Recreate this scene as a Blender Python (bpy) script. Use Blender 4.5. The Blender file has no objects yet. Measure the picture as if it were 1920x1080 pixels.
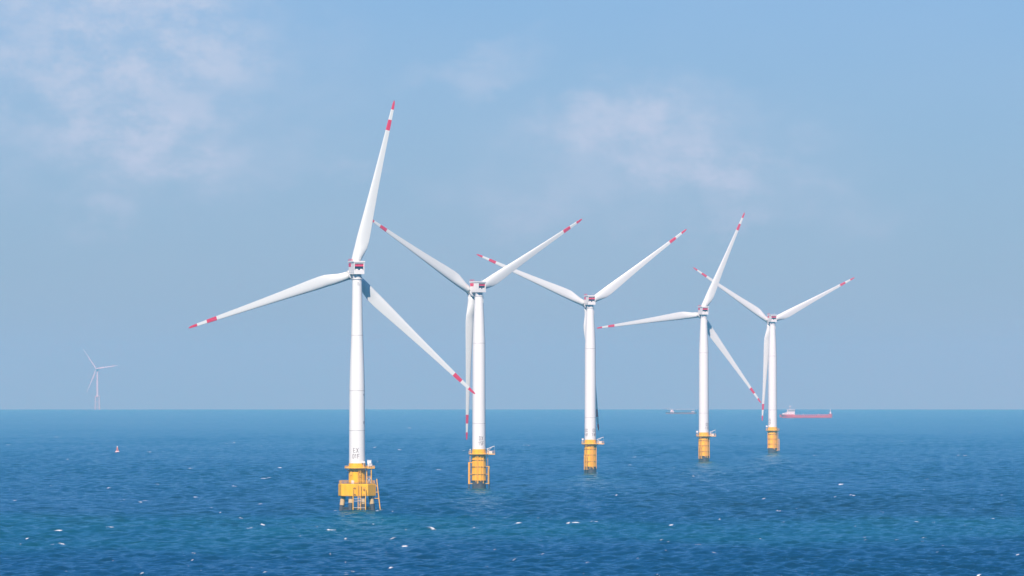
import bpy, math, random
import numpy as np
from mathutils import Vector, Matrix

R_ = math.radians
C = bpy.context.scene.collection
S = bpy.context.scene

# ------------------------------------------------------------------ camera
EARTH = 6371000.0
F_PX, CAM_H, PITCH = 15957.0, 49.525, 0.01032
cam_d = bpy.data.cameras.new("camera")
cam = bpy.data.objects.new("camera", cam_d); C.objects.link(cam)
cam.location = (0, 0, CAM_H)
cam.rotation_euler = (math.pi / 2 + PITCH, 0, 0)
cam_d.sensor_width = 36.0
cam_d.lens = 36.0 * F_PX / 1920.0
cam_d.clip_start = 1.0
cam_d.clip_end = 120000.0
S.camera = cam

# ------------------------------------------------------------------ light
SUN_AZ, SUN_EL = 13.0, 42.0          # degrees left of straight behind the camera, degrees up
SUN_STRENGTH, SKY_STRENGTH, EXPOSURE = 4.8, 0.1, 0.32
HAZE_DENSITY, HAZE_COLOR, HAZE_G = 5.9e-5, (0.205, 0.83, 1.0), 0.0
sd = bpy.data.lights.new("sun", 'SUN'); so = bpy.data.objects.new("sun", sd); C.objects.link(so)
sd.energy = SUN_STRENGTH; sd.angle = R_(0.53); sd.color = (1.0, 0.952, 0.83)
sv = Vector((-math.sin(R_(SUN_AZ)) * math.cos(R_(SUN_EL)), -math.cos(R_(SUN_AZ)) * math.cos(R_(SUN_EL)), math.sin(R_(SUN_EL))))
so.rotation_euler = sv.to_track_quat('Z', 'Y').to_euler()
so.location = sv * 300

W = bpy.data.worlds.new("World"); S.world = W; W.use_nodes = True
wt = W.node_tree; wt.nodes.clear()
def wn(t, **k):
    n = wt.nodes.new(t)
    for a, b in k.items(): setattr(n, a, b)
    return n
def wl(a, b): wt.links.new(a, b)
sky = wn('ShaderNodeTexSky', sky_type='NISHITA', sun_disc=False)
sky.sun_elevation = R_(SUN_EL); sky.sun_rotation = R_(180 + SUN_AZ)
sky.altitude = 50; sky.air_density = 1.0; sky.dust_density = 0.25; sky.ozone_density = 3.0
tc = wn('ShaderNodeTexCoord'); sep = wn('ShaderNodeSeparateXYZ'); wl(tc.outputs['Generated'], sep.inputs[0])
def wmath(op, a, b=None):
    n = wn('ShaderNodeMath', operation=op)
    for i, v in enumerate((a, b)):
        if v is None: continue
        if isinstance(v, (int, float)): n.inputs[i].default_value = v
        else: wl(v, n.inputs[i])
    return n.outputs[0]
az = wmath('ARCTAN2', sep.outputs[0], sep.outputs[1])            # compass bearing of the ray
el = wmath('ARCSINE', sep.outputs[2])
cmb = wn('ShaderNodeCombineXYZ'); wl(wmath('MULTIPLY', az, 100), cmb.inputs[0]); wl(wmath('MULTIPLY', el, 100), cmb.inputs[1])
SKYP = cmb.outputs[0]                                            # x: bearing, y: elevation, in hundredths of a radian
def wnoise(scale, detail, rough, yscale=1.0, off=0.0):
    m = wn('ShaderNodeMapping'); m.inputs['Scale'].default_value = (1, yscale, 1); m.inputs['Location'].default_value = (off, off * .7, off)
    wl(SKYP, m.inputs[0])
    n = wn('ShaderNodeTexNoise'); n.inputs['Scale'].default_value = scale; n.inputs['Detail'].default_value = detail
    n.inputs['Roughness'].default_value = rough; wl(m.outputs[0], n.inputs['Vector']); return n
warp = wnoise(0.55, 5, 0.6, 1.3, 3.1)
wv = wn('ShaderNodeVectorMath', operation='SUBTRACT'); wl(warp.outputs['Color'], wv.inputs[0]); wv.inputs[1].default_value = (.5, .5, .5)
ws = wn('ShaderNodeVectorMath', operation='SCALE'); wl(wv.outputs[0], ws.inputs[0]); ws.inputs['Scale'].default_value = 2.6
wa = wn('ShaderNodeVectorMath', operation='ADD'); wl(SKYP, wa.inputs[0]); wl(ws.outputs[0], wa.inputs[1])
def cloud_bank(x, y, sx, sy, amp):
    s = wn('ShaderNodeVectorMath', operation='SUBTRACT'); wl(wa.outputs[0], s.inputs[0]); s.inputs[1].default_value = (x, y, 0)
    d = wn('ShaderNodeVectorMath', operation='DIVIDE'); wl(s.outputs[0], d.inputs[0]); d.inputs[1].default_value = (sx, sy, 1e6)
    l = wn('ShaderNodeVectorMath', operation='LENGTH'); wl(d.outputs[0], l.inputs[0])
    r = wn('ShaderNodeMapRange', interpolation_type='SMOOTHSTEP'); wl(l.outputs[1], r.inputs[0])
    r.inputs[1].default_value = 1.35; r.inputs[2].default_value = 0.15; r.inputs[3].default_value = 0; r.inputs[4].default_value = amp
    return r.outputs[0]
banks = [  # bearing, elevation, half width, half height, strength of each thin cloud in the sky
    (2.0, 2.7, 2.0, .80, .40), (1.2, 3.0, .8, .38, .36), (3.50, 2.35, .55, .28, .30), (2.3, 2.5, .9, .35, .3),
    (-.60, 3.75, .80, .30, .32), (-4.1, 2.75, 1.5, .48, .40), (-3.9, 4.0, 1.4, .7, .28), (-5.4, 3.8, 1.9, 1.2, .32),
    (-4.75, 1.9, .55, .28, .28), (-2.2, 2.35, .7, .22, .18), (.1, 2.0, 1.3, .45, .22), (3.5, 2.0, 1.5, .35, .16), (-4.7, 3.4, 2.9, 1.5, .34),
    (2.6, 1.9, .9, .2, .15), (-5.3, 4.5, .7, .12, .3)]
tot = None
for b in banks:
    o = cloud_bank(*b); tot = o if tot is None else wmath('ADD', tot, o)
fine = wnoise(1.25, 9, 0.66, 1.6, 7.7)
fr = wn('ShaderNodeMapRange', interpolation_type='SMOOTHSTEP'); wl(fine.outputs['Fac'], fr.inputs[0])
fr.inputs[1].default_value = .34; fr.inputs[2].default_value = .66; fr.inputs[3].default_value = .30; fr.inputs[4].default_value = 1.2
cf = wmath('MULTIPLY', tot, fr.outputs[0])
veil = wnoise(0.22, 3, 0.5, 1.8, 1.3)
vr = wn('ShaderNodeMapRange'); wl(veil.outputs['Fac'], vr.inputs[0]); vr.inputs[1].default_value = .35; vr.inputs[2].default_value = .7; vr.inputs[3].default_value = 0; vr.inputs[4].default_value = .10
cf = wmath('MINIMUM', wmath('ADD', cf, vr.outputs[0]), .85)
tint = wn('ShaderNodeMix', data_type='RGBA', blend_type='MULTIPLY'); tint.inputs[0].default_value = 1.0
wl(sky.outputs[0], tint.inputs[6]); SKY_TINT = (0.295, 0.442, .765, 1); tint.inputs[7].default_value = SKY_TINT
mixc = wn('ShaderNodeMix', data_type='RGBA'); wl(cf, mixc.inputs[0]); wl(tint.outputs[2], mixc.inputs[6]); CLOUD = (4.35, 5.15, 6.5, 1); mixc.inputs[7].default_value = CLOUD
bg = wn('ShaderNodeBackground'); bg.inputs[1].default_value = SKY_STRENGTH; wl(mixc.outputs[2], bg.inputs[0])
wo = wn('ShaderNodeOutputWorld'); wl(bg.outputs[0], wo.inputs[0])

S.render.engine = 'CYCLES'
S.view_settings.view_transform = 'Standard'; S.view_settings.look = 'None'
S.view_settings.exposure = EXPOSURE; S.view_settings.gamma = 1.0; S.view_settings.use_curve_mapping = False
cy = S.cycles
cy.use_denoising = True
try: cy.denoiser = 'OPENIMAGEDENOISE'; cy.denoising_input_passes = 'RGB_ALBEDO_NORMAL'
except Exception: pass
cy.max_bounces = 6; cy.diffuse_bounces = 2; cy.glossy_bounces = 3; cy.volume_bounces = 1; cy.transmission_bounces = 2
cy.use_adaptive_sampling = False

# ------------------------------------------------------------------ materials
def material(name, col, rough=0.5, spec=0.5, wear=0.0, wear_col=(.35, .3, .25), scale=.8, stretch=(1, 1, .12), metal=0):
    m = bpy.data.materials.new(name); m.use_nodes = True; nt = m.node_tree; p = nt.nodes['Principled BSDF']
    p.inputs['Base Color'].default_value = (*col, 1); p.inputs['Roughness'].default_value = rough
    p.inputs['Specular IOR Level'].default_value = spec; p.inputs['Metallic'].default_value = metal
    if wear:
        t = nt.nodes.new('ShaderNodeTexCoord'); mp = nt.nodes.new('ShaderNodeMapping'); mp.inputs['Scale'].default_value = stretch
        n = nt.nodes.new('ShaderNodeTexNoise'); n.inputs['Scale'].default_value = scale; n.inputs['Detail'].default_value = 7; n.inputs['Roughness'].default_value = .65
        r = nt.nodes.new('ShaderNodeMapRange'); r.inputs[1].default_value = .48; r.inputs[2].default_value = .80; r.inputs[3].default_value = 0; r.inputs[4].default_value = wear
        x = nt.nodes.new('ShaderNodeMix'); x.data_type = 'RGBA'; x.inputs[6].default_value = (*col, 1); x.inputs[7].default_value = (*wear_col, 1)
        nt.links.new(t.outputs['Object'], mp.inputs[0]); nt.links.new(mp.outputs[0], n.inputs['Vector']); nt.links.new(n.outputs['Fac'], r.inputs[0])
        nt.links.new(r.outputs[0], x.inputs[0]); nt.links.new(x.outputs[2], p.inputs['Base Color'])
    return m
M = dict(
    white=material('white_paint', (.80, .79, .76), .38, .4, .22, (.55, .52, .47), .5),
    tower=material('tower_paint', (.80, .81, .77), .35, .4, .20, (.58, .55, .50), .35, (1, 1, .08)),
    blade=material('blade_gelcoat', (.74, .77, .74), .33, .45, .15, (.62, .61, .58), .25, (1, 1, .15)),
    red=material('red_paint', (.70, .03, .10), .4, .4, .2, (.6, .12, .14), .5),
    crimson=material('crimson_panel', (.62, .03, .10), .5),
    navy=material('dark_louvre', (.03, .05, .12), .5),
    yellow=material('yellow_paint', (.95, .50, .0), .8, .03, .75, (.50, .21, .0), .7, (1, 1, .16)),
    rail=material('yellow_rail', (.92, .47, .02), .55, .2),
    steel=material('galvanised_steel', (.62, .63, .63), .45, .5, .3, (.4, .38, .35), 2, (1, 1, 1)),
    joint=material('flange_joint', (.42, .42, .41), .5),
    grating=material('grating', (.30, .16, .04), .7),
    pile=material('splash_zone_and_shade_steel', (.055, .045, .055), .75, .3, .8, (.13, .10, .095), 1.2, (1, 1, .5)),  # dark wet steel; also paints the shade at the cap piles' tops
    stain=material('tan_concrete', (.62, .44, .20), .7, .3, .7, (.30, .20, .12), .9, (1, 1, .4)),
    ink=material('marking_ink', (.10, .045, .045), .6),
    grey=material('grey_mark', (.42, .42, .43), .6),
    hull=material('red_hull', (.60, .05, .06), .5, .4, .4, (.40, .07, .07), .2, (1, 1, .3)),
    deck=material('ship_deck', (.38, .10, .09), .7),
    glass=material('dark_glass', (.03, .04, .05), .15),
    rust=material('rust_hull', (.45, .16, .14), .6, .3, .4, (.25, .12, .1), .3),
    lamp=material('lantern_housing', (.75, .78, .8), .4),
    boom=material('boom_grey', (.28, .34, .40), .6),
    far=material('far_turbine_grey', (.58, .61, .62), .6),  # even light grey of the far turbine
    farbase=material('far_turbine_base', (.66, .60, .54), .6),  # even pale tone of the far turbine's base
    orange=material('buoy_orange', (.70, .16, .06), .5),
)

# ------------------------------------------------------------------ mesh helpers
class MB:
    def __init__(s): s.v = []; s.f = []; s.m = []; s.sm = []; s.mats = []
    def mi(s, m):
        if m not in s.mats: s.mats.append(m)
        return s.mats.index(m)
    def add(s, vs, fs, m, smooth=False):
        b = len(s.v); k = s.mi(m)
        s.v += [tuple(v) for v in vs]
        for f in fs: s.f.append(tuple(b + i for i in f)); s.m.append(k); s.sm.append(smooth)
    def box(s, c, d, m, rot=None):
        hx, hy, hz = d[0] / 2, d[1] / 2, d[2] / 2
        vs = [Vector((x, y, z)) for x in (-hx, hx) for y in (-hy, hy) for z in (-hz, hz)]
        if rot is not None: vs = [rot @ v for v in vs]
        vs = [v + Vector(c) for v in vs]
        s.add(vs, [(0, 1, 3, 2), (4, 6, 7, 5), (0, 4, 5, 1), (2, 3, 7, 6), (0, 2, 6, 4), (1, 5, 7, 3)], m)
    def rings(s, rings, m, smooth=True, cap=True):
        n = len(rings[0]); vs = [p for r in rings for p in r]; fs = []
        for i in range(len(rings) - 1):
            for j in range(n):
                k = (j + 1) % n; fs.append((i * n + j, i * n + k, (i + 1) * n + k, (i + 1) * n + j))
        s.add(vs, fs, m, smooth)
        if cap:
            s.add(rings[0], [tuple(range(n))[::-1]], m); s.add(rings[-1], [tuple(range(n))], m)
    def tube(s, a, b, r, m, n=8, r2=None):
        a = Vector(a); b = Vector(b); q = (b - a).to_track_quat('Z', 'Y')
        ring = lambda p, rr: [p + q @ Vector((rr * math.cos(2 * math.pi * i / n), rr * math.sin(2 * math.pi * i / n), 0)) for i in range(n)]
        s.rings([ring(a, r), ring(b, r if r2 is None else r2)], m)
    def path(s, pts, r, m, n=6):
        for a, b in zip(pts[:-1], pts[1:]): s.tube(a, b, r, m, n)
    def lathe(s, prof, m, n=48, smooth=True, cap=True, ph=0.0, cx=0, cy=0):
        s.rings([[(cx + r * math.cos(ph + 2 * math.pi * i / n), cy + r * math.sin(ph + 2 * math.pi * i / n), z) for i in range(n)] for r, z in prof], m, smooth, cap)
    def hoop(s, r, z, t, m, n=40, a0=0, a1=2 * math.pi, cx=0, cy=0):
        full = abs(a1 - a0 - 2 * math.pi) < 1e-6; k = n if full else n + 1
        rg = []
        for i in range(k):
            a = a0 + (a1 - a0) * i / n
            rg.append([(cx + (r + t * math.cos(b)) * math.cos(a), cy + (r + t * math.cos(b)) * math.sin(a), z + t * math.sin(b)) for b in [2 * math.pi * j / 6 for j in range(6)]])
        if full: rg.append(rg[0])
        s.rings(rg, m, True, not full)
    def xf(s, mat): s.v = [tuple(mat @ Vector(v)) for v in s.v]; return s
    def mesh(s, name):
        me = bpy.data.meshes.new(name); me.from_pydata(s.v, [], s.f)
        for m in s.mats: me.materials.append(m)
        me.polygons.foreach_set('material_index', s.m); me.polygons.foreach_set('use_smooth', s.sm)
        import bmesh
        bm = bmesh.new(); bm.from_mesh(me); bmesh.ops.recalc_face_normals(bm, faces=bm.faces); bm.to_mesh(me); bm.free()
        me.update(); return me
    def build(s, name, parent=None): return link(name, s.mesh(name), parent)

def link(name, data, parent=None):
    o = bpy.data.objects.new(name, data); C.objects.link(o)
    if parent is not None: o.parent = parent
    return o
def tag(o, label, cat, group=None):
    o['label'] = label; o['category'] = cat
    if group: o['group'] = group
    return o
def thing(name, loc, label, cat, group=None, rz=0.0):
    o = link(name, None); o.location = loc; o.rotation_euler = (0, 0, rz); return tag(o, label, cat, group)
def sea_z(x, y): return -(x * x + y * y) / (2 * EARTH)
def bearing_x(px, D): return (px - 960.0) / F_PX * D

# ------------------------------------------------------------------ the sea
DIST = [3163.07, 3813.89, 4434.03, 5076.95, 5689.93]
AXIS = [669.6, 898.0, 1106.8, 1319.6, 1448.6]
rng = np.random.RandomState(11)
def build_sea():
    rows = [0.0, 300.0, 700.0, 1100.0, 1400.0, 1600.0]
    d = 1700.0
    while d < 33000:
        rows.append(d)
        if d < 7500: d += 1.08 * (d / 1900.0) ** 1.15
        else: d += 5.25 * (d / 7500.0) ** 2.5
    rows = np.array(rows)
    wedge = np.radians(np.linspace(-5.2, 5.2, 720)); side = np.radians(np.arange(9.0, 355.0, 6.0))
    ang = np.concatenate([wedge, side]); nA, nR = len(ang), len(rows)
    A, D = np.meshgrid(ang, rows)
    X = (D * np.sin(A)).astype(np.float64); Y = (D * np.cos(A)).astype(np.float64)
    drow = np.gradient(rows)[:, None] * np.ones((1, nA)); dcol = np.ones((nR, 1)) * np.gradient(ang)[None, :] * D
    inw = np.zeros_like(A, bool); inw[:, :720] = True
    dcol = np.where(inw, rows[:, None] * (wedge[1] - wedge[0]), 400.0)
    Z = np.zeros_like(X); SL = np.zeros_like(X)
    wind = R_(205)                                    # waves run from behind the camera, slightly leftwards
    for i in range(100):
        lam = 2.4 * (24 / 2.4) ** (rng.rand() ** 1.35); k = 2 * math.pi / lam
        th = wind + rng.randn() * .75; amp = 0.0165 * lam ** .70 * (0.6 + .8 * rng.rand()); ph = rng.rand() * 6.283
        kx, ky = k * math.sin(th), k * math.cos(th)
        step = np.sqrt((kx / k * dcol) ** 2 + (ky / k * drow) ** 2)
        fade = np.clip(1.6 - 4.0 * step / lam, 0, 1)
        a = np.sin(kx * X + ky * Y + ph)
        g = .62 + .38 * np.sin(X * .011 * math.cos(i) + Y * .006 * math.sin(i * 1.7) + i)     # wave groups
        Z += fade * g * amp * (a + .35 * a * a - .17)
    rough = np.sin(X * .013 + Y * .0021 + 1) * .5 + np.sin(X * .0047 - Y * .0043 + 2) * .5 + np.sin(Y * .009 + X * .003) * .4
    Z *= 1 + .18 * rough
    # breaking crests
    FO = np.zeros_like(X)
    def cap(x, dist, w, h, l, st=1.0):
        j = np.searchsorted(rows, dist); lo = max(0, j - 9); hi = min(nR, j + 10)
        xs, ys, = X[lo:hi], D[lo:hi]
        dx = (xs - x - .5 * math.sin(x) * (ys - dist)) / w; dy = (ys - dist) / l
        g = np.exp(-np.abs(dx) ** 2.4 - dy * dy)
        Z[lo:hi] += h * g; FO[lo:hi] = np.maximum(FO[lo:hi], np.clip(g * 1.45, 0, 1) * st)
    def dist_of(py):
        th = (py - 704.7) / F_PX; return 6371000 * (th - math.sqrt(max(th * th - 2 * CAM_H / 6371000, 0)))
    seen = [(1322, 688, 1.0), (882, 475, 1.0), (843, 783, 1.2), (1155, 664, .8), (1440, 833, .9), (1742, 670, .9), (548, 627, .7), (1832, 405, .7), (185, 868, .8)]
    seen = [(1280 + x / 3, 750 + y / 3, s) for x, y, s in seen]
    for x, y, s in [(172, 706, .9), (504, 736, 1.1), (996, 697, .9), (1320, 697, 1.2), (1432, 684, 1.1), (1107, 748, .6), (1092, 795, 1.2), (357, 826, 1.3), (590, 449, 1.2), (550, 394, .8), (388, 160, .9), (408, 555, .7), (1818, 376, .6), (1860, 706, .9), (735, 720, .8), (192, 676, .8), (1047, 255, .8), (866, 471, 1)]:
        seen.append((640 + x / 3, 750 + y / 3, s))
    for x, y, s in [(338, 741, 1.2), (395, 741, .8), (428, 740, .7), (624, 716, .8), (630, 730, .7), (960, 731, 1.2), (1086, 391, 1.0), (1488, 443, 1.2), (1102, 547, .8), (1142, 550, .9), (880, 475, .9), (822, 562, .7), (1288, 292, .7), (1280, 246, .7), (1318, 241, .6), (57, 252, .8), (318, 210, .9), (1490, 705, .9), (1390, 722, .8), (1660, 717, .9), (1875, 735, 1), (195, 782, 1.0), (1575, 384, .6), (1355, 762, .6), (598, 427, .6), (205, 140, .7), (1485, 138, .6)]:
        seen.append((x / 3, 750 + y / 3, s))
    for px, py, s in seen:
        dd = dist_of(py); sc = dd / F_PX
        cap((px - 960) * sc, dd, 5.2 * s * sc, .10 * s + .45 * sc, 2.0 + 1.1 * dd / 3000, .8 + .2 * s)
        if s > .75: cap((px - 960 + rng.uniform(-14, 14)) * sc, dd + rng.uniform(-8, 8), 3.5 * s * sc, .12 + .5 * sc, 1.8)
    for _ in range(700):
        py = 775 + 330 * rng.rand() ** .8; dd = dist_of(py); s = .28 + .55 * rng.rand() ** 3; sc = dd / F_PX
        cap((rng.uniform(-700, 2600) - 960) * sc, dd, (4.0 * s + .8) * sc, .06 + .12 * s + .35 * sc, 1.5 + dd / 4500, .55 + .5 * s)
    for i in range(5):                                # wash round the foundations
        bx = (AXIS[i] - 960) / F_PX * DIST[i]; rad = 7.5 if i == 0 else 4.0
        for _ in range(34 if i == 0 else 16):
            a = rng.rand() * 6.283; q = rad * (.75 + .5 * rng.rand())
            cap(bx + q * math.sin(a) + .4 * rng.randn(), DIST[i] - q * math.cos(a), .4 + .6 * rng.rand(), .05 + .12 * rng.rand(), 1.4, .25 + .5 * rng.rand())
    # greener water colour in long bands
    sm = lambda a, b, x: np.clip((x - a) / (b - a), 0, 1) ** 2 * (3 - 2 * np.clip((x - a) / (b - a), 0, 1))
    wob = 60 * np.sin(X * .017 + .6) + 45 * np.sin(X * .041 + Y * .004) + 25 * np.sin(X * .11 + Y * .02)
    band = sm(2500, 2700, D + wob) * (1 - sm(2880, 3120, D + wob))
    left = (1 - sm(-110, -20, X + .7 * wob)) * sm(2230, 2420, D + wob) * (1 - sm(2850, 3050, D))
    TEAL = np.clip(np.maximum(band, .85 * left), 0, 1)
    zc = Z + (-(D ** 2) / (2 * EARTH))
    co = np.stack([X, Y, zc], -1).reshape(-1, 3).astype(np.float32)
    idx = np.arange(nR * nA).reshape(nR, nA); nx = np.roll(idx, -1, axis=1)
    # order of the columns: wedge, then clockwise round to the wedge again
    q = np.stack([idx[:-1], idx[1:], nx[1:], nx[:-1]], -1).reshape(-1, 4).astype(np.int32)
    q = q[nA:] if False else q
    me = bpy.data.meshes.new('sea')
    me.vertices.add(len(co)); me.vertices.foreach_set('co', co.ravel())
    me.loops.add(q.size); me.loops.foreach_set('vertex_index', q.ravel())
    me.polygons.add(len(q)); me.polygons.foreach_set('loop_start', np.arange(0, q.size, 4, dtype=np.int32))
    me.polygons.foreach_set('use_smooth', np.ones(len(q), bool))
    for nm, arr in (('foam', FO), ('teal_band', TEAL)):
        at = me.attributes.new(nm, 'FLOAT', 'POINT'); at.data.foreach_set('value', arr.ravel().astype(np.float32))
    me.update(calc_edges=True)
    me.normals_split_custom_set if False else None
    o = link('sea', me); o['kind'] = 'structure'
    m = bpy.data.materials.new('sea_water'); m.use_nodes = True; nt = m.node_tree; p = nt.nodes['Principled BSDF']
    N = nt.nodes.new; Lk = nt.links.new
    g = N('ShaderNodeNewGeometry')
    def noise(scale, detail, rough, st=(1, 1, 1)):
        mp = N('ShaderNodeMapping'); mp.inputs['Scale'].default_value = st; Lk(g.outputs['Position'], mp.inputs[0])
        n = N('ShaderNodeTexNoise'); n.inputs['Scale'].default_value = scale; n.inputs['Detail'].default_value = detail; n.inputs['Roughness'].default_value = rough
        Lk(mp.outputs[0], n.inputs['Vector']); return n.outputs['Fac']
    at = N('ShaderNodeAttribute'); at.attribute_name = 'teal_band'
    af = N('ShaderNodeAttribute'); af.attribute_name = 'foam'
    big = noise(.012, 4, .55, (1, .35, 0))
    deep = N('ShaderNodeMix'); deep.data_type = 'RGBA'; Lk(big, deep.inputs[0])
    deep.inputs[6].default_value = (.0002, .013, .056, 1); deep.inputs[7].default_value = (.0003, .022, .070, 1)
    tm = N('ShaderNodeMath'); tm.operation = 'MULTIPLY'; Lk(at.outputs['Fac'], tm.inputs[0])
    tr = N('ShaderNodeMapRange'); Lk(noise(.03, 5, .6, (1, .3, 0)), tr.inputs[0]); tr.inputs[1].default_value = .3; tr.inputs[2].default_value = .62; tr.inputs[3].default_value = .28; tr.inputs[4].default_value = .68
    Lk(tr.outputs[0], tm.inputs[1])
    teal = N('ShaderNodeMix'); teal.data_type = 'RGBA'; Lk(tm.outputs[0], teal.inputs[0]); Lk(deep.outputs[2], teal.inputs[6]); teal.inputs[7].default_value = (.002, .056, .084, 1)
    fm = N('ShaderNodeMapRange'); fm.interpolation_type = 'SMOOTHSTEP'
    fs = N('ShaderNodeMath'); fs.operation = 'ADD'; Lk(af.outputs['Fac'], fs.inputs[0])
    fn = N('ShaderNodeMapRange'); Lk(noise(1.1, 4, .7), fn.inputs[0]); fn.inputs[1].default_value = .3; fn.inputs[2].default_value = .7; fn.inputs[3].default_value = -.45; fn.inputs[4].default_value = .1
    Lk(fn.outputs[0], fs.inputs[1]); Lk(fs.outputs[0], fm.inputs[0]); fm.inputs[1].default_value = .15; fm.inputs[2].default_value = .75
    fo = N('ShaderNodeMix'); fo.data_type = 'RGBA'; Lk(fm.outputs[0], fo.inputs[0]); Lk(teal.outputs[2], fo.inputs[6]); fo.inputs[7].default_value = (.78, .80, .80, 1)
    Lk(fo.outputs[2], p.inputs['Base Color'])
    rr = N('ShaderNodeMapRange'); Lk(fm.outputs[0], rr.inputs[0]); rr.inputs[3].default_value = .16; rr.inputs[4].default_value = .9; Lk(rr.outputs[0], p.inputs['Roughness'])
    p.inputs['IOR'].default_value = 1.333; p.inputs['Specular IOR Level'].default_value = .22; p.inputs['Specular Tint'].default_value = (.08, .75, 1, 1)
    b1 = N('ShaderNodeBump'); b1.inputs['Strength'].default_value = .7; b1.inputs['Distance'].default_value = .45
    ad = N('ShaderNodeMath'); ad.operation = 'ADD'; Lk(noise(.9, 5, .62, (1, 1, 0)), ad.inputs[0]); Lk(noise(.28, 3, .5, (1, 1.2, 0)), ad.inputs[1])
    Lk(ad.outputs[0], b1.inputs['Height']); Lk(b1.outputs[0], p.inputs['Normal'])
    # water body (scattered blue) under a blue-tinted surface reflection; foam is matt white
    df = N('ShaderNodeBsdfDiffuse'); gl = N('ShaderNodeBsdfMetallic'); gl.fresnel_type = 'F82'; sh = N('ShaderNodeAddShader'); fd = N('ShaderNodeBsdfDiffuse'); mx = N('ShaderNodeMixShader')
    Lk(teal.outputs[2], df.inputs['Color']); fd.inputs['Color'].default_value = (.78, .80, .80, 1)
    for q_ in (df, gl, fd): Lk(b1.outputs[0], q_.inputs['Normal'])
    gl.inputs['Base Color'].default_value = (.018, .02, .021, 1); gl.inputs['Edge Tint'].default_value = (.13, .67, .85, 1); gl.inputs['Roughness'].default_value = .16
    Lk(df.outputs[0], sh.inputs[0]); Lk(gl.outputs[0], sh.inputs[1]); Lk(fm.outputs[0], mx.inputs[0]); Lk(sh.outputs[0], mx.inputs[1]); Lk(fd.outputs[0], mx.inputs[2])
    Lk(mx.outputs[0], nt.nodes['Material Output'].inputs['Surface']); nt.nodes.remove(p)
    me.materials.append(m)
    return o
build_sea()

# ------------------------------------------------------------------ wind turbines
BLADE_R, OVERHANG, HUB_Z, TILT, CONE = 66.5, 5.90, 87.69, R_(5), -0.0177
def blade_mesh():
    b = MB(); r0 = 1.75; n = 28
    stations = [(.026, 3.2), (.05, 3.25), (.08, 3.5), (.12, 4.2), (.16, 4.75), (.20, 4.85), (.26, 4.55), (.34, 4.0), (.42, 3.5), (.50, 3.05), (.60, 2.55), (.70, 2.1), (.79, 1.75),
                (.829, 1.6), (.8291, 1.6), (.86, 1.48), (.889, 1.36), (.8891, 1.36), (.92, 1.22), (.948, 1.08), (.9481, 1.08), (.97, .95), (.985, .78), (.995, .50), (1.0, .15)]
    rings = []
    for f, c in stations:
        t = min(1, max(0, (f - .045) / .13)); t = t * t * (3 - 2 * t)             # circle root -> aerofoil
        thick = (1 - t) * 1.0 + t * (.42 - .24 * min(1, (f - .15) / .6))
        tw = R_(15 * (1 - f) ** 2.2 + 3.0)
        ring = []
        for i in range(n):
            a = 2 * math.pi * i / n
            xc = .5 - .5 * math.cos(a)                                            # 0 leading edge .. 1 trailing edge
            yt = 5 * (.2969 * math.sqrt(max(xc, 0)) - .1260 * xc - .3516 * xc ** 2 + .2843 * xc ** 3 - .1036 * xc ** 4)
            ya = yt * thick * (1 if a < math.pi else -1) + .03 * (1 - (2 * xc - 1) ** 2) * t
            yc = .5 * math.sin(a)
            y = ((1 - t) * yc + t * ya) * c
            le = (1 - t) * .5 + t * .33
            x = (xc - le) * c
            ring.append((x * math.cos(tw) + y * math.sin(tw), -x * math.sin(tw) + y * math.cos(tw), f * BLADE_R))
        rings.append(ring)
    for i in range(len(rings) - 1):
        f = stations[i][0]; red = .829 < f < .889 or f > .948
        b.rings([rings[i], rings[i + 1]], M['red'] if red else M['blade'], True, False)
    b.add(rings[-1], [tuple(range(n))], M['red']); b.add(rings[0], [tuple(range(n))[::-1]], M['blade'])
    b.tube((0, 0, 1.55), (0, 0, 1.80), 1.66, M['joint'], 32)
    # weld for smooth shading along the span
    me = b.mesh('blade')
    import bmesh
    bm = bmesh.new(); bm.from_mesh(me); bmesh.ops.remove_doubles(bm, verts=bm.verts, dist=.0005); bm.to_mesh(me); bm.free()
    return me
BLADE = blade_mesh()

GLYPH = {  # strokes on a 1 x 2 grid
    'E': [[(1, 0), (0, 0), (0, 2), (1, 2)], [(0, 1), (.8, 1)]], 'X': [[(0, 0), (1, 2)], [(0, 2), (1, 0)]],
    'D': [[(0, 0), (0, 2), (.7, 2), (1, 1.6), (1, .4), (.7, 0), (0, 0)]], '0': [[(.25, 0), (0, .4), (0, 1.6), (.25, 2), (.75, 2), (1, 1.6), (1, .4), (.75, 0), (.25, 0)]],
    '1': [[(.15, 1.6), (.5, 2), (.5, 0)]], 'F': [[(0, 0), (0, 2), (1, 2)], [(0, 1.05), (.8, 1.05)]],
    '5': [[(1, 2), (0, 2), (0, 1.15), (.7, 1.2), (1, .9), (1, .3), (.7, 0), (0, .05)]], '4': [[(.75, 0), (.75, 2), (0, .6), (1, .6)]],
    '3': [[(0, 1.9), (.7, 2), (1, 1.6), (.5, 1.05), (1, .6), (.8, 0), (0, .1)]], '2': [[(0, 1.6), (.3, 2), (.8, 2), (1, 1.5), (0, 0), (1, 0)]]}
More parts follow.
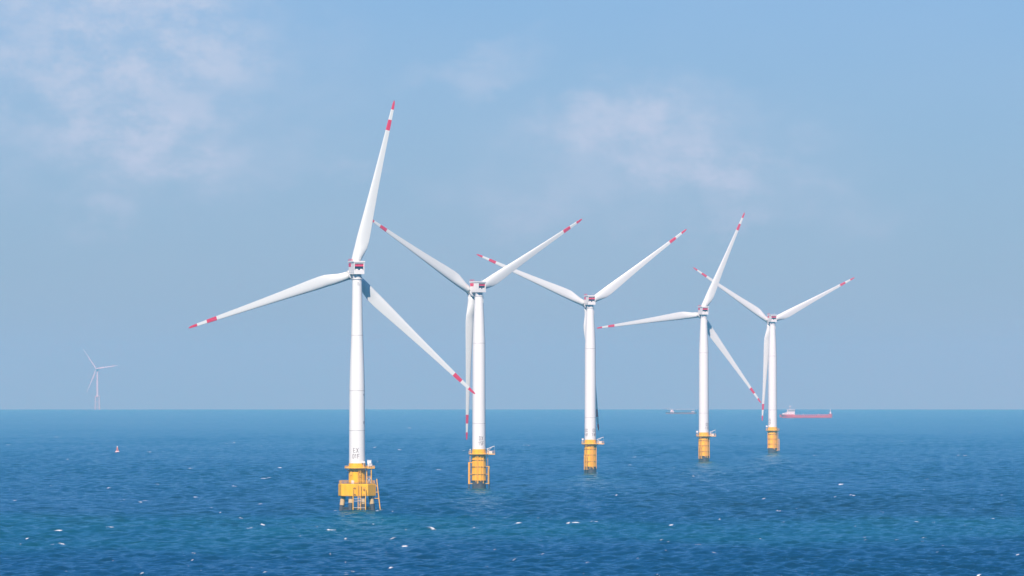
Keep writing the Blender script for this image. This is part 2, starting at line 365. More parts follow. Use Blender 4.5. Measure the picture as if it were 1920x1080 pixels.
def lettering(b, lines, theta, rad, m=None):
    """stencil strokes bent round the tower; theta from the camera side, positive to the right"""
    m = m or M['ink']
    for txt, z, h, w, gap in lines:
        total = len(txt) * w + (len(txt) - 1) * gap; x0 = -total / 2
        for ch in txt:
            for st in GLYPH[ch]:
                for (ax, ay), (bx, by) in zip(st[:-1], st[1:]):
                    p = Vector((x0 + ax * w, z + (ay - 1) * h / 2)); q = Vector((x0 + bx * w, z + (by - 1) * h / 2))
                    d = (q - p); L = d.length; d /= L; nn = Vector((-d.y, d.x)) * .085; p -= d * .085; q += d * .085
                    k = max(2, int(L / .25)); vs = []
                    for i in range(k + 1):
                        c = p.lerp(q, i / k)
                        for s in (1, -1):
                            e = c + nn * s; a = theta + e.x / rad
                            for rr in (.006, .016): vs.append(((rad + rr) * math.sin(a), -(rad + rr) * math.cos(a), e.y))
                    fs = []
                    for i in range(k):
                        o = 4 * i; fs += [(o + 1, o + 3, o + 7, o + 5), (o, o + 4, o + 6, o + 2), (o, o + 1, o + 5, o + 4), (o + 2, o + 6, o + 7, o + 3)]
                    fs += [(0, 2, 3, 1), (4 * k, 4 * k + 1, 4 * k + 3, 4 * k + 2)]
                    b.add(vs, fs, m)
            x0 += w + gap

def rail_fence(b, pts, h, m, r=.05, closed=True, step=1.3, z=0):
    P = [Vector(p) for p in pts]; seg = list(zip(P, P[1:] + ([P[0]] if closed else [])))
    if not closed: seg = seg[:-1] if len(seg) == len(P) else seg
    for a, c in seg:
        for hh in (h, h * .52): b.tube(a + Vector((0, 0, hh)), c + Vector((0, 0, hh)), r, m, 6)
        k = max(1, int((c - a).length / step))
        for i in range(k): b.tube(a.lerp(c, i / k), a.lerp(c, i / k) + Vector((0, 0, h)), r, m, 6)
def ring_pts(r, z, n, a0=0, a1=2 * math.pi): return [(r * math.sin(a0 + (a1 - a0) * i / n), -r * math.cos(a0 + (a1 - a0) * i / n), z) for i in range(n)]
def ladder(b, a, c, width, side, m, r=.06, rung=.45):
    a, c, side = Vector(a), Vector(c), Vector(side).normalized() * width / 2
    b.tube(a - side, c - side, r, m, 6); b.tube(a + side, c + side, r, m, 6)
    k = int((c - a).length / rung)
    for i in range(1, k): p = a.lerp(c, i / k); b.tube(p - side, p + side, r * .6, m, 5)

def top_assembly(t, yaw, phase, zoff=0, lift=True):
    """nacelle, hub and the three blades on tower t"""
    cy_, sy_ = math.cos(yaw), math.sin(yaw)
    rz = Matrix.Rotation(yaw, 4, 'Z'); up = Matrix.Translation((0, 0, zoff))
    X = up @ rz                                         # local +Y points upwind, away from the camera
    b = MB(); w, zb, zt, y0, y1 = 4.0, 88.1, 92.5, -2.55, 4.1
    # hollow rear: side walls, floor and roof round a louvred recess
    lo = 89.6
    b.box((0, (y0 + y1) / 2 + .01, (zb + lo) / 2), (w, y1 - y0, lo - zb), M['white'])
    for s in (-1, 1): b.box((s * (w / 2 - .13), (y0 + y1) / 2 + .0, (lo + zt) / 2), (.26, y1 - y0 + .02, zt - lo), M['white'])
    b.box((0, (y0 + y1) / 2 + .6, (lo + zt) / 2), (w - .52, y1 - y0 - 1.2, zt - lo), M['white'])
    b.box((0, y0 + .35, zt - .2), (w - .52, .7, .40), M['white'])
    for x in (-w / 2 - .012, w / 2 + .012): b.box((x, (y0 + y1) / 2, zb + .55), (.02, y1 - y0 - .6, .10), M['joint'])
    n = b.xf(X).build('nacelle', t)
    b = MB(); b.box((0, (y0 + y1) / 2 + .1, zt + .24), (w + .5, y1 - y0 + .55, .46), M['white'])
    rail_fence(b, [(-1.95, 2.6, zt + .47), (-.9, 2.6, zt + .47), (-.9, 4.3, zt + .47), (-1.95, 4.3, zt + .47)], .75, M['crimson'], .07, True, 1.4)
    b.tube((1.4, 0, zt + .47), (1.4, 0, zt + 1.7), .05, M['steel']); b.tube((1.1, 0, zt + 1.5), (1.7, 0, zt + 1.5), .05, M['steel'])
    b.xf(X).build('roof', n)
    b = MB()
    b.box((0, y0 + .66, (lo + zt) / 2 - .20), (w - .54, .06, zt - lo - .42), M['navy'])
    for i in range(5): b.box((0, y0 + .58, lo + .12 + i * .21), (w - .56, .10, .05), M['navy'], Matrix.Rotation(.6, 3, 'X'))
    b.box((0, y0 + .45, zt - .98), (w - .56, .14, 1.12), M['crimson'], Matrix.Rotation(-.18, 3, 'X'))
    for x in (-.9, .9): b.box((x, y0 + .28, lo + .22), (1.0, .22, .40), M['white'])
    b.xf(X).build('rear_louvre', n)
    for s in (-1, 1): b = MB(); b.box((s * (w / 2 + .03), 2.65, 91.5), (.05, 2.7, 1.35), M['red']); b.xf(X).build('side_panel', n)
    # generator drum and yaw collar
    b = MB()
    axis = Vector((0, math.cos(TILT), math.sin(TILT))); hubc = Vector((0, 0, HUB_Z)) + axis * OVERHANG
    q = axis.to_track_quat('Z', 'Y')
    def disc(prof, m, nn=40): b.rings([[hubc + axis * z + q @ Vector((r * math.cos(2 * math.pi * i / nn), r * math.sin(2 * math.pi * i / nn), 0)) for i in range(nn)] for r, z in prof], m)
    disc([(1.7, -2.75), (2.05, -2.55), (2.12, -1.75), (1.95, -1.5)], M['white'])
    b.xf(X).build('generator', t)
    b = MB(); b.lathe([(1.62, 86.2), (1.62, 88.12)], M['steel'], 40); b.hoop(1.95, 86.28, .14, M['white']); b.xf(up).build('yaw_collar', t)
    b = MB()
    disc([(1.45, -1.52), (1.75, -1.2), (1.95, -.5), (1.95, .7), (1.75, 1.4), (1.25, 1.95), (.6, 2.25), (.05, 2.35)], M['white'])
    for k in range(3):
        a = phase + k * 2 * math.pi / 3; d = (Matrix.Rotation(-a, 4, axis) if False else Matrix.Identity(4))
        u = Vector((1, 0, 0)).cross(axis); dv = u * math.cos(a) + Vector((1, 0, 0)) * math.sin(a)
        b.tube(hubc + dv * .7, hubc + dv * 1.62, 1.72, M['white'], 32)
    b.xf(X).build('hub', t)
    a3 = (rz @ axis.to_4d()).to_3d(); r3 = (rz @ Vector((1, 0, 0, 0))).to_3d(); u3 = r3.cross(a3)
    hc = (X @ hubc.to_4d()).to_3d()
    for k in range(3):
        an = phase + k * 2 * math.pi / 3
        d = u3 * math.cos(an) + r3 * math.sin(an); c = -u3 * math.sin(an) + r3 * math.cos(an)
        d2 = d * math.cos(CONE) + a3 * math.sin(CONE); a2 = a3 * math.cos(CONE) - d * math.sin(CONE)
        bl = link('blade', BLADE, t)
        bl.matrix_local = Matrix(((c.x, a2.x, d2.x, hc.x), (c.y, a2.y, d2.y, hc.y), (c.z, a2.z, d2.z, hc.z), (0, 0, 0, 1)))
    if lift:
        b = MB(); th = R_(28); px, py = 2.25 * math.sin(th) + .35, -2.25 * math.cos(th) * .2
        b.box((px, py, 83.6), (1.3, 1.3, .14), M['white'])
        rail_fence(b, [(px - .6, py - .6, 83.67), (px + .6, py - .6, 83.67), (px + .6, py + .6, 83.67), (px - .6, py + .6, 83.67)], 1.1, M['white'], .05)
        for dx in (-.5, .5): b.tube((px + dx, py + .5, 83.6), (px + dx, py + .5, 88.0), .06, M['steel'])
        b.xf(up).build('service_platform', t)

def tower(t, prof, joints, marks, first=False):
    b = MB(); b.lathe(prof, M['tower'], 64)
    def rad(z):
        for (r0, z0), (r1, z1) in zip(prof[:-1], prof[1:]):
            if z0 <= z <= z1: return r0 + (r1 - r0) * (z - z0) / (z1 - z0)
        return prof[-1][0]
    for z in joints: b.lathe([(rad(z) + .012, z - .09), (rad(z) + .012, z + .09)], M['joint'], 64)
    o = b.build('tower', t)
    for txt, th in marks:
        b = MB(); lettering(b, [(txt[0], 22.65, 1.6, .68, .42), (txt[1], 20.45, 1.5, .58, .34)], th, rad(21.5)); b.build('lettering', o)
    if first:
        b = MB()
        for i in range(3):
            for j in range(3):
                if (i, j) != (2, 0): b.box((.55 + .34 * (i - 1), -math.sqrt(max(rad(84.5 - .4 * j) ** 2 - (.55 + .34 * (i - 1)) ** 2, 0)) - .0, 84.9 - .42 * j), (.26, .06, .26), M['grey'])
        b.build('tower_mark', o)
        for z, hgt in ((33.0, 1.1), (43.3, .5)):
            b = MB(); a = R_(58); b.box(((rad(z)) * math.sin(a), -(rad(z)) * math.cos(a), z), (.75, .06, hgt), M['grey'], Matrix.Rotation(a, 3, 'Z')); b.build('tower_mark', o)
    return rad

def davit(b, base, h, reach, ang, m):
    x, y, z = base; dx, dy = math.sin(ang), -math.cos(ang)
    b.tube((x, y, z), (x, y, z + h), .22, m, 10); b.lathe([(.34, z), (.34, z + .5)], m, 12, cx=x, cy=y)
    b.tube((x - dx * .6, y - dy * .6, z + h - .1), (x + dx * reach, y + dy * reach, z + h + reach * .42), .16, m, 8)
    b.tube((x, y, z + h * .45), (x + dx * reach * .55, y + dy * reach * .55, z + h + reach * .20), .10, m, 6)
    b.tube((x + dx * reach, y + dy * reach, z + h + reach * .42), (x + dx * reach, y + dy * reach, z + h - .6), .03, m, 5)

def monopile_base(t, ext, landings, pipes, cabs):
    b = MB(); b.lathe([(3.02, 15.4), (3.02, 17.82)], M['yellow'], 64, cap=True)
    b.lathe([(3.2, 3.7), (3.2, 12.6), (3.04, 14.2), (3.04, 15.39)], M['yellow'], 64)
    tp = b.build('transition_piece', t)
    for z, r in ((13.0, 3.2), (10.0, 3.22), (6.6, 3.22), (3.85, 3.22)):
        b = MB(); b.lathe([(r + .05, z - .16), (r + .24, z - .16), (r + .24, z + .06), (r + .05, z + .06)], M['grating'], 48); b.build('ring_stiffener', tp)
    for a in pipes:
        x, y = 3.52 * math.sin(a), -3.52 * math.cos(a)
        b = MB(); b.tube((x, y, 2.9 + .5 * math.sin(9 * a)), (x, y, 15.4), .13, M['rail'], 8); b.build('cable_pipe', tp)
    b = MB(); b.lathe([(3.14, -12), (3.14, 3.69)], M['pile'], 48); b.build('monopile', t)
    # working platform with a square extension
    b = MB(); b.lathe([(4.45, 15.42), (4.55, 15.5), (4.55, 15.78), (4.45, 15.84)], M['rail'], 48)
    ex = Matrix.Rotation(ext, 4, 'Z')
    bb = MB(); bb.box((5.35, 0, 15.63), (3.7, 3.8, .38), M['rail']); bb.xf(ex); b.add(bb.v, bb.f, M['rail'])
    pf = b.build('platform', t)
    b = MB()
    pts = [(ex @ Vector((4.5 * math.cos(a), 4.5 * math.sin(a), 15.84))) for a in [R_(26 + 308 * i / 18) for i in range(19)]]
    pts += [ex @ Vector(p) for p in ((4.2, -1.85, 15.84), (7.1, -1.85, 15.84), (7.1, 1.85, 15.84), (4.2, 1.85, 15.84))]
    rail_fence(b, pts, 1.15, M['rail'], .045, True, 1.6)
    b.build('railing', pf)
    for i in range(12):
        b = MB(); a = 2 * math.pi * (i + .5) / 12; b.tube((3.0 * math.sin(a), -3.0 * math.cos(a), 14.3), (4.3 * math.sin(a), -4.3 * math.cos(a), 15.42), .09, M['rail'], 6); b.build('bracket', pf)
    b = MB(); p = ex @ Vector((4.0, .6, 15.84)); davit(b, p, 2.1, 3.0, ext + math.pi / 2 - .15, M['steel'])
    p = ex @ Vector((5.2, -1.0, 16.4)); b.box(p, (1.5, 1.0, 1.1), M['white'], Matrix.Rotation(ext, 3, 'Z'))
    b.build('davit_crane', t)
    b = MB()
    for a, z, w in cabs:
        x, y = 4.0 * math.sin(a), -4.0 * math.cos(a)
        b.box((x, y, z), (w, w * .8, w * .8), M['white'], Matrix.Rotation(a, 3, 'Z')); b.box((x, y, (15.84 + z) / 2), (.2, .2, z - 15.84), M['steel'])
        b.box((x, y, z + w * .4 + .05), (w * 1.1, w * .9, .08), M['steel'], Matrix.Rotation(a, 3, 'Z'))
    b.build('equipment_cabinet', t)
    for a, z1 in landings:
        b = MB(); d = Vector((math.sin(a), -math.cos(a), 0)); s = Vector((d.y, -d.x, 0))
        for k in (-1, 1):
            q = d * 4.55 + s * k * .8
            b.tube(q + Vector((0, 0, -2)), q + Vector((0, 0, 2.2)), .21, M['pile'], 10); b.tube(q + Vector((0, 0, 2.21)), q + Vector((0, 0, z1)), .19, M['rail'], 10)
            for z in (z1 - .2, 6.6, 2.4): b.tube(d * 3.1 + s * k * .8 + Vector((0, 0, z + .0)), q + Vector((0, 0, z)), .13, M['rail'], 8)
        ladder(b, d * 4.05 + Vector((0, 0, 2.6)), d * 4.05 + Vector((0, 0, 15.4)), .7, s, M['rail'], .06)
        b.build('boat_landing', t)

PROF_B = [(2.98, 17.83), (2.96, 30), (2.85, 66), (2.45, 75.5), (1.9, 86.2)]
PROF_A = [(2.99, 17.83), (2.92, 38), (2.88, 46), (2.66, 54), (2.22, 66), (1.98, 76), (1.78, 86.2)]
YAW = [18.72, 34.0, 16.94, 19.23, 18.24]
PHASE = [12.28, 59.54, 53.1, 22.78, 63.02]
GROUP = 'wind turbines standing in a row across the sea'
LAB = ['nearest white wind turbine on a wide yellow cap carried by slanted piles',
       'white wind turbine marked 15F on one yellow pile, second of the big row',
       'middle white wind turbine of the row of five, one blade hidden behind its tower',
       'white wind turbine with one blade up and one level left, behind the faint far vessel',
       'farthest white wind turbine of the row, beside the red tanker']
roots = []
for i in range(5):
    x = bearing_x(AXIS[i], DIST[i]); roots.append(thing('wind_turbine', (x, DIST[i], sea_z(x, DIST[i])), LAB[i], 'wind turbine', GROUP))
marks = [[(('EX', '01F'), R_(-8)), (('EX', '01F'), R_(172))], [(('DX', '15F'), R_(20)), (('DX', '15F'), R_(200))],
         [(('DX', '14F'), R_(43)), (('DX', '14F'), R_(-47))], [(('DX', '13F'), R_(42)), (('DX', '13F'), R_(222))], [(('DX', '12F'), R_(-46)), (('DX', '12F'), R_(134))]]
for i, t in enumerate(roots):
    tower(t, PROF_A if i == 0 else PROF_B, (30.0, 44.8, 65.4) if i == 0 else (29.3, 65.3), marks[i], i == 0)
    top_assembly(t, R_(YAW[i]), R_(PHASE[i]), 0, i > 0)
pp = [R_(a) for a in (-22, -12, -6, 14, 34)]
monopile_base(roots[1], 0.0, [(R_(-78), 12.0), (R_(82), 10.2)], pp, [(R_(-80), 17.6, .5)])
monopile_base(roots[2], 0.0, [(R_(-33), 9.9)], [R_(a) for a in (8, 18, 26, 62, -4)], [(R_(-86), 18.0, 1.1)])
monopile_base(roots[3], 0.0, [(R_(-30), 9.9)], [R_(a) for a in (10, 20, 36, 70)], [(R_(-86), 18.2, 1.3)])
monopile_base(roots[4], R_(100), [(R_(58), 9.9)], [R_(a) for a in (4, 14, 22, -70)], [(R_(-86), 18.3, 1.3)])

def pile_cap_base(t):
    b = MB(); b.lathe([(3.08, 16.3), (3.08, 17.82)], M['yellow'], 64); b.lathe([(3.12, 10.35), (3.12, 15.9)], M['yellow'], 64)
    tp = b.build('transition_piece', t)
    for z in (14.9, 10.6): b = MB(); b.lathe([(3.13, z - .1), (3.22, z - .1), (3.22, z + .1), (3.13, z + .1)], M['grating'], 48); b.build('ring_stiffener', tp)
    b = MB(); b.box((-2.2, -2.45, 14.2), (1.0, .06, 1.5), M['rail'], Matrix.Rotation(R_(-42), 3, 'Z'))
    b.build('hatch', tp)
    # octagonal pile cap
    b = MB(); ph = R_(-90 - 9.4)
    b.lathe([(6.95, 5.65), (7.1, 5.85), (7.1, 10.0), (6.95, 10.2)], M['yellow'], 8, False, True, ph)
    b.lathe([(6.6, 10.19), (6.6, 10.32)], M['grating'], 8, False, True, ph)
    cp = b.build('pile_cap', t)
    b = MB(); rail_fence(b, [(6.75 * math.cos(ph + k * math.pi / 4), 6.75 * math.sin(ph + k * math.pi / 4), 10.3) for k in range(8)], 1.15, M['rail'], .045, True, .75); b.build('railing', cp)
    b = MB(); b.box((-1.55, -5.2, 10.95), (1.1, .8, 1.2), M['white']); b.box((-1.55, -5.2, 10.37), (.7, .5, .10), M['steel']); b.build('lamp_box', cp)
    for k in range(8):
        a = R_(22.5 + 45 * k); dx, dy = math.sin(a), -math.cos(a)
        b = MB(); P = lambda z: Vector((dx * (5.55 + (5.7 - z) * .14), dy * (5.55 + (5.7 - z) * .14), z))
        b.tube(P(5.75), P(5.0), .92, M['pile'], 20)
        zs = 2.7 + .5 * math.sin(3 * k); b.tube(P(4.99), P(4.55), .88, M['pile'], 20); b.tube(P(4.54), P(zs), .88, M['stain'], 20); b.tube(P(zs - .01), P(-9), .88, M['pile'], 20)  # dark top band is the cap's shade put into the colour
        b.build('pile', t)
    b = MB(); R = 6.15
    for k in range(8):
        a, c = R_(22.5 + 45 * k), R_(67.5 + 45 * k)
        for z in (.55, 1.25): b.tube((R * math.sin(a), -R * math.cos(a), z), (R * math.sin(c), -R * math.cos(c), z), .24, M['pile'], 8)
        b.tube((R * math.sin(a), -R * math.cos(a), .9), (0, 0, .9), .22, M['pile'], 8)
    b.build('bracing', t)
    # platform
    b = MB(); b.lathe([(4.55, 15.9), (4.62, 15.95), (4.62, 16.22), (4.55, 16.3)], M['rail'], 48); b.box((5.0, -.3, 16.1), (3.2, 4.4, .36), M['rail'])
    pf = b.build('platform', t)
    b = MB(); pts = [(4.5 * math.cos(a), 4.5 * math.sin(a), 16.28) for a in [R_(34 + 288 * i / 18) for i in range(19)]] + [(4.0, -2.4, 16.28), (6.5, -2.4, 16.28), (6.5, 1.8, 16.28), (4.0, 1.8, 16.28)]
    rail_fence(b, pts, .55, M['rail'], .06, True, 1.4); b.build('railing', pf)
    for i in range(12):
        b = MB(); a = 2 * math.pi * (i + .5) / 12; b.tube((3.1 * math.sin(a), -3.1 * math.cos(a), 14.7), (4.4 * math.sin(a), -4.4 * math.cos(a), 15.9), .09, M['rail'], 6); b.build('bracket', pf)
    # stair tower under the platform's right side
    b = MB()
    for x, y in ((3.6, -1.8), (5.3, -1.8), (5.3, .6), (3.6, .6)): b.tube((x, y, 10.25), (x, y, 15.92), .17, M['rail'], 10)
    b.tube((3.6, -1.8, 10.4), (5.3, -1.8, 12.6), .08, M['steel'], 6); b.tube((5.3, -1.8, 10.4), (3.6, -1.8, 12.6), .08, M['steel'], 6); b.tube((3.6, -1.8, 12.7), (5.3, -1.8, 12.7), .10, M['rail'], 6)
    ladder(b, (4.4, .5, 10.3), (4.4, .5, 15.9), .8, (1, 0, 0), M['steel'], .06)
    b.build('stair_tower', t)
    b = MB(); b.box((4.55, -1.0, 18.35), (1.5, 1.1, 1.25), M['white']); b.box((4.55, -1.0, 19.02), (1.7, 1.3, .10), M['steel'])
    for x in (4.0, 5.1): b.box((x, -1.0, 17.0), (.16, .16, 1.45), M['steel'])
    b.build('equipment_cabinet', t)
    b = MB(); b.box((2.4, -2.9, 18.3), (1.2, .5, .5), M['white']); b.box((2.4, -2.9, 17.15), (.14, .14, 1.8), M['steel']); b.build('equipment_cabinet', t)
    b = MB(); b.tube((4.2, -1.9, 17.7), (6.2, -2.2, 16.5), .13, M['white'], 8); b.tube((4.2, -1.9, 16.3), (4.2, -1.9, 17.8), .2, M['white'], 10); b.tube((4.2, -2.2, 16.6), (5.7, -2.2, 17.6), .12, M['white'], 8); b.build('davit_crane', t)
    # boat landing in front: two fenders, a middle ladder up to the platform
    b = MB(); yf = -7.75
    for x in (-1.35, 3.25):
        b.tube((x, yf, -2), (x, yf, 8.6), .17, M['rail'], 10)
        for z in (8.4, 5.9): b.tube((x, yf, z), (x * .95, -6.0, z), .13, M['rail'], 8)
        b.box((x + (.45 if x < 0 else -.45), -7.0, 8.75), (1.1, .5, .22), M['grating']); b.box((x + (.45 if x < 0 else -.45), -7.0, 6.4), (1.0, .5, .20), M['grating'])
    for z in (4.7, 3.9, 1.4): b.tube((-1.35, yf, z), (3.25, yf, z), .09, M['steel'], 6)
    ladder(b, (1.0, yf + .2, -1), (1.0, yf + .2, 10.4), 1.0, (1, 0, 0), M['rail'], .12, .5)
    ladder(b, (1.0, -3.6, 10.3), (1.0, -3.6, 16.3), .8, (1, 0, 0), M['rail'], .08, .5)
    for z in (10.9, 11.7, 12.5, 13.3, 14.1, 14.9): b.hoop(.55, z, .04, M['grating'], 16, cx=1.0, cy=-4.0)
    for x in (-.2, 2.2): b.tube((x, -5.5, 10.3), (x, -5.5, 11.6), .06, M['rail'], 6)
    b.tube((-.2, -5.5, 11.6), (2.2, -5.5, 11.6), .06, M['rail'], 6)
    b.build('boat_landing', t)
    # slanted ladder frame on the right
    b = MB()
    for y in (-1.2, 1.0):
        b.tube((7.3, y, 12.0), (8.9, y, -2), .17, M['rail'], 10)
        for z in (9.4, 7.1, 4.8): b.tube((6.3, y, z), (7.3 + (12 - z) * .114, y, z), .11, M['rail'], 8)
    for z in np.arange(0.2, 11.8, .6): b.tube((7.3 + (12 - z) * .114, -1.2, z), (7.3 + (12 - z) * .114, 1.0, z), .06, M['rail'], 5)
    b.build('side_ladder', t)
pile_cap_base(roots[0])

# the far turbine at the horizon
FAR_BLADE = BLADE.copy(); FAR_BLADE.materials.clear(); FAR_BLADE.materials.append(M['far']); FAR_BLADE.polygons.foreach_set('material_index', [0] * len(FAR_BLADE.polygons)); FAR_BLADE.transform(Matrix.Diagonal((.75, .75, 1, 1)))
D6 = 22600.0; x6 = bearing_x(182.8, D6)
t6 = thing('wind_turbine', (x6, D6, sea_z(x6, D6)), 'tiny faded wind turbine far off on the left horizon', 'wind turbine')
k6 = 1.0
b = MB(); b.lathe([(3.1, 37), (3.0, 70), (1.9, 105)], M['far'], 32); b.build('tower', t6)
b = MB(); b.lathe([(4.6, 33), (4.6, 36.9)], M['farbase'], 24); b.lathe([(7.5, 34.5), (7.5, 35.3)], M['farbase'], 24); b.build('platform', t6)
b = MB()
for sx in (-1, 1):
    for sy in (-1, 1):
        b.tube((sx * 5.2, sy * 5.2, 34.4), (sx * 5.8, sy * 5.8, -8), 1.0, M['farbase'], 10)
for z in (4, 16, 28):
    w = 5.2 + (34.4 - z) * .014
    for p, q in (((-w, -w), (w, -w)), ((w, -w), (w, w)), ((w, w), (-w, w)), ((-w, w), (-w, -w))): b.tube((*p, z), (*q, z + 8), .3, M['farbase'], 8); b.tube((*q, z), (*p, z + 8), .3, M['farbase'], 8)
b.build('jacket', t6)
yaw6, ph6 = R_(-25), R_(80)
rz = Matrix.Rotation(yaw6 + math.pi, 4, 'Z')
b = MB(); b.box((0, -1.5, 107.5), (5, 13, 5.2), M['far']); b.box((0, -5, 110.4), (4, 4, .6), M['far']); b.xf(rz).build('nacelle', t6)
ax = (rz @ Vector((0, 1, .09, 0))).to_3d().normalized(); r3 = Vector((0, 0, 1)).cross(ax).normalized() * -1; u3 = r3.cross(ax)
hc = Vector((0, 0, 107.5)) + ax * 7
b = MB(); b.tube(hc - ax * 2.2, hc + ax * 1.2, 2.2, M['far'], 20); b.tube(hc + ax * 1.2, hc + ax * 2.6, 2.2, M['far'], 20, .6); b.build('hub', t6)
for ang in (-38.0, 82.0, 202.0):
    an = R_(ang)                                          # clockwise as the camera sees it
    d = u3 * math.cos(an) - r3 * math.sin(an); d = Vector(d).normalized(); c = ax.cross(d) * 1
    c = d.cross(ax) * -1
    bl = link('blade', FAR_BLADE, t6)
    bl.matrix_local = Matrix(((c.x, ax.x, d.x, hc.x), (c.y, ax.y, d.y, hc.y), (c.z, ax.z, d.z, hc.z), (0, 0, 0, 1)))

# ------------------------------------------------------------------ vessels and buoy
def dist_of(py):
    th = (py - 704.7) / F_PX; return EARTH * (th - math.sqrt(th * th - 2 * CAM_H / EARTH))
def hull(b, L, B, secs, m):
    """secs: (x, half beam at deck, half beam at water, sheer z, keel z)"""
    rings = []
    for x, hb, hw, zs, zk in secs:
        rings.append([(x, -hb, zs), (x, -hw, 1.2), (x, -hw * .8, zk), (x, hw * .8, zk), (x, hw, 1.2), (x, hb, zs)])
    b.rings(rings, m, False, True)
Dt = dist_of(783.5); st = Dt / F_PX
tk = thing('tanker_ship', (bearing_x(1511, Dt), Dt, sea_z(bearing_x(1511, Dt), Dt)), 'long low red tanker with white bridge at its left end', 'tanker')
u = st      # metres per pixel of the photograph at that distance
b = MB()
hull(b, 0, 0, [(-49 * u, .4, .2, 6.8 * u, 3.5), (-46 * u, 4.5, 1.2, 6.8 * u, 1.0), (-41 * u, 7, 4.5, 6.6 * u, -2), (-34 * u, 7.6, 7, 6.4 * u, -3), (-20.2 * u, 7.6, 7.5, 6.4 * u, -3)], M['hull'])
hull(b, 0, 0, [(-20.2 * u, 7.6, 7.5, 3.6 * u, -3), (0, 7.6, 7.5, 3.2 * u, -3), (30 * u, 7.6, 7.5, 3.8 * u, -3), (42 * u, 7.4, 7, 4.2 * u, -3)], M['hull'])
hull(b, 0, 0, [(42 * u, 7.4, 7, 7.4 * u, -3), (47 * u, 7, 6, 7.6 * u, -2), (49 * u, 6.4, 5, 7.8 * u, -.5)], M['hull'])
b.build('hull', tk)
b = MB()
for y in (-5.5, -2, 2, 5.5): b.tube((-20 * u, y, 5.0 * u), (42 * u, y, 5.6 * u), .5, M['hull'], 8)
for x in range(-18, 42, 4): b.box((x * u, 0, 4.5 * u), (.5, 12, 1.6 * u), M['hull'])
for x in range(-19, 43, 2): b.tube((x * u, -7.3, 3.4 * u), (x * u, -7.3, 5.0 * u), .10, M['hull'], 5)
b.tube((-20 * u, -7.3, 5.0 * u), (42 * u, -7.3, 5.0 * u), .14, M['hull'], 5)
for x in (-5, 24): b.tube((x * u, 0, 3 * u), (x * u, 0, 8.5 * u), .35, M['steel'], 8); b.tube((x * u, -4, 8.0 * u), (x * u, 4, 8.0 * u), .2, M['steel'], 6)
b.build('deck_pipes', tk)
b = MB()
b.box((-32.5 * u, 0, 7.6 * u), (24 * u, 13, 2.3 * u), M['white']); b.box((-28.5 * u, 0, 10.2 * u), (15 * u, 12, 2.9 * u), M['white'])
b.box((-28.0 * u, 0, 13.2 * u), (14 * u, 13.5, 3.0 * u), M['white']); b.box((-28.0 * u, 0, 15.1 * u), (15.5 * u, 14, .7 * u), M['white'])
b.box((-38 * u, -2, 9.4 * u), (4 * u, 5, 1.6 * u), M['grey'])
br = b.build('bridge', tk)
b = MB(); b.box((-27.0 * u, 0, 13.6 * u), (14.3 * u, 13.8, 1.1 * u), M['glass']); b.build('window', br)
for i in range(7): b = MB(); b.box(((-39 + i * 3.0) * u, 0, 7.8 * u), (1.1 * u, 13.3, .8 * u), M['glass']); b.build('window', br)
b = MB(); b.tube((-30 * u, 0, 15.4 * u), (-30 * u, 0, 22.5 * u), .45, M['steel'], 8); b.tube((-30 * u, -4, 21.5 * u), (-30 * u, 4, 21.5 * u), .4, M['steel'], 8); b.box((-29.5 * u, 0, 22 * u), (4 * u, .8, .7 * u), M['white']); b.box((-29 * u, 0, 18.5 * u), (2.2 * u, 2, .5 * u), M['steel']); b.build('radar_mast', tk)
b = MB(); b.tube((46 * u, 0, 7.6 * u), (46 * u, 0, 16.5 * u), .7, M['white'], 8, .4); b.box((46 * u, 0, 9.2 * u), (3 * u, 4, 2.2 * u), M['white']); b.tube((46 * u, -2.5, 14 * u), (46 * u, 2.5, 14 * u), .25, M['white'], 6); b.build('foremast', tk)

Dv = dist_of(776.0); v = Dv / F_PX
ds = thing('dredger_ship', (bearing_x(1277, Dv), Dv, sea_z(bearing_x(1277, Dv), Dv)), 'faint hazy working vessel with long dark boom on the horizon', 'ship')
b = MB(); hull(b, 0, 0, [(-29 * v, 4, 2, 3.2 * v, .5), (-25 * v, 7, 5, 3.0 * v, -2), (24 * v, 7, 6, 2.8 * v, -2), (29 * v, 5, 3, 3.6 * v, .3)], M['rust']); b.build('hull', ds)
b = MB(); b.box((-17 * v, 0, 4.4 * v), (7 * v, 10, 3 * v), M['steel']); b.box((-17.5 * v, 0, 6.6 * v), (4 * v, 8, 1.6 * v), M['white']); b.build('deckhouse', ds); b = MB(); b.box((22 * v, 0, 4.2 * v), (6 * v, 9, 2.4 * v), M['grey']); b.build('deckhouse', ds)
b = MB()
for y in (-3, 3):
    b.tube((-30 * v, y, 10.5 * v), (-4 * v, y, 7.2 * v), .6, M['boom'], 6); b.tube((-26 * v, y, 8.2 * v), (26 * v, y, 8.0 * v), .7, M['boom'], 6)
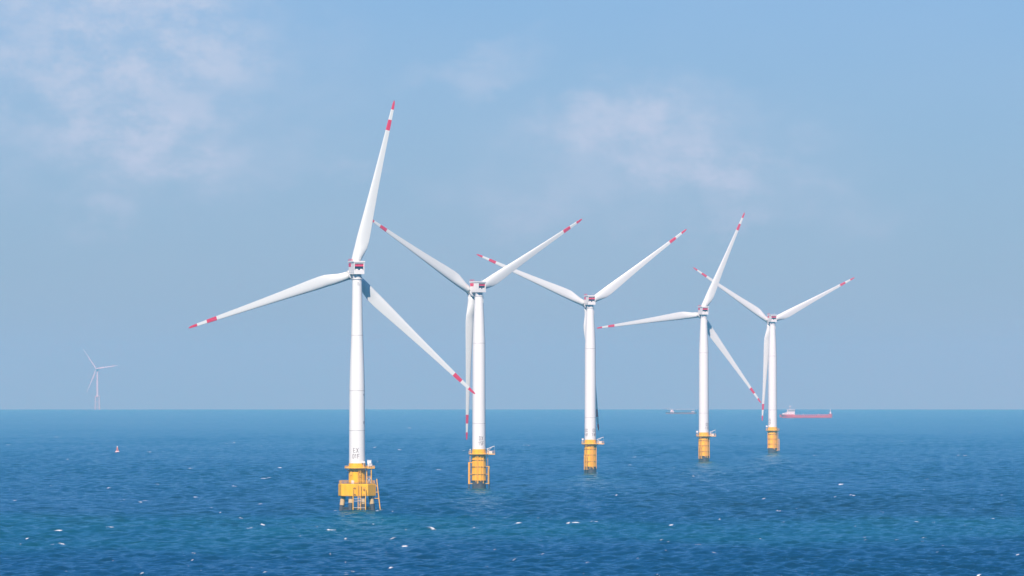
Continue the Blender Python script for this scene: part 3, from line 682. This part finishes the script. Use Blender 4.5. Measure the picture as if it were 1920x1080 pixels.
for i in range(13): x = (-24 + i * 4) * v; b.tube((x, 0, 3 * v), (x + 1.5 * v, 0, 8 * v), .4, M['boom'], 6)
b.build('boom', ds)

Db = dist_of(848.5); w = Db / F_PX
by = thing('navigation_buoy', (bearing_x(220, Db), Db, sea_z(bearing_x(220, Db), Db)), 'small red and white buoy floating alone on the left', 'buoy')
b = MB(); b.lathe([(1.0, -1.0), (1.45, -.4), (1.5, .1), (1.35, .5)], M['orange'], 24); b.lathe([(1.36, .51), (1.3, 1.0)], M['white'], 24); b.lathe([(1.29, 1.01), (.9, 1.35)], M['orange'], 24); b.build('float', by)
b = MB()
for k in range(4):
    a = math.pi / 4 + k * math.pi / 2; b.tube((.8 * math.cos(a), .8 * math.sin(a), 1.35), (.3 * math.cos(a), .3 * math.sin(a), 3.5), .10, M['orange'], 6)
for z, r in ((2.1, .6), (2.8, .45)): b.hoop(r, z, .07, M['orange'], 12)
b.box((0, -.35, 2.9), (.8, .1, 1.0), M['orange']); b.box((0, 0, 2.3), (.5, .5, 1.2), M['rust'])
b.build('tower_frame', by)
b = MB(); b.lathe([(.5, 3.5), (.5, 3.6)], M['orange'], 16); b.lathe([(.28, 3.61), (.32, 4.1), (.2, 4.5)], M['lamp'], 16); b.build('lantern', by)

# ------------------------------------------------------------------ haze: one closed box of air round everything
def haze():
    b = MB(); r, z0, z1 = 34000.0, -93.0, 172.0
    m = bpy.data.materials.new('haze_air'); m.use_nodes = True; nt = m.node_tree
    nt.nodes.remove(nt.nodes['Principled BSDF'])
    pv = nt.nodes.new('ShaderNodeVolumePrincipled'); pv.inputs['Density'].default_value = HAZE_DENSITY; pv.inputs['Color'].default_value = (*HAZE_COLOR, 1); pv.inputs['Absorption Color'].default_value = (.65, 0, 1, 1); pv.inputs['Anisotropy'].default_value = HAZE_G
    nt.links.new(pv.outputs[0], nt.nodes['Material Output'].inputs['Volume'])
    b.box((0, 0, (z0 + z1) / 2), (2 * r, 2 * r, z1 - z0), m)
    o = b.build('haze'); o['kind'] = 'stuff'
    return o
haze()
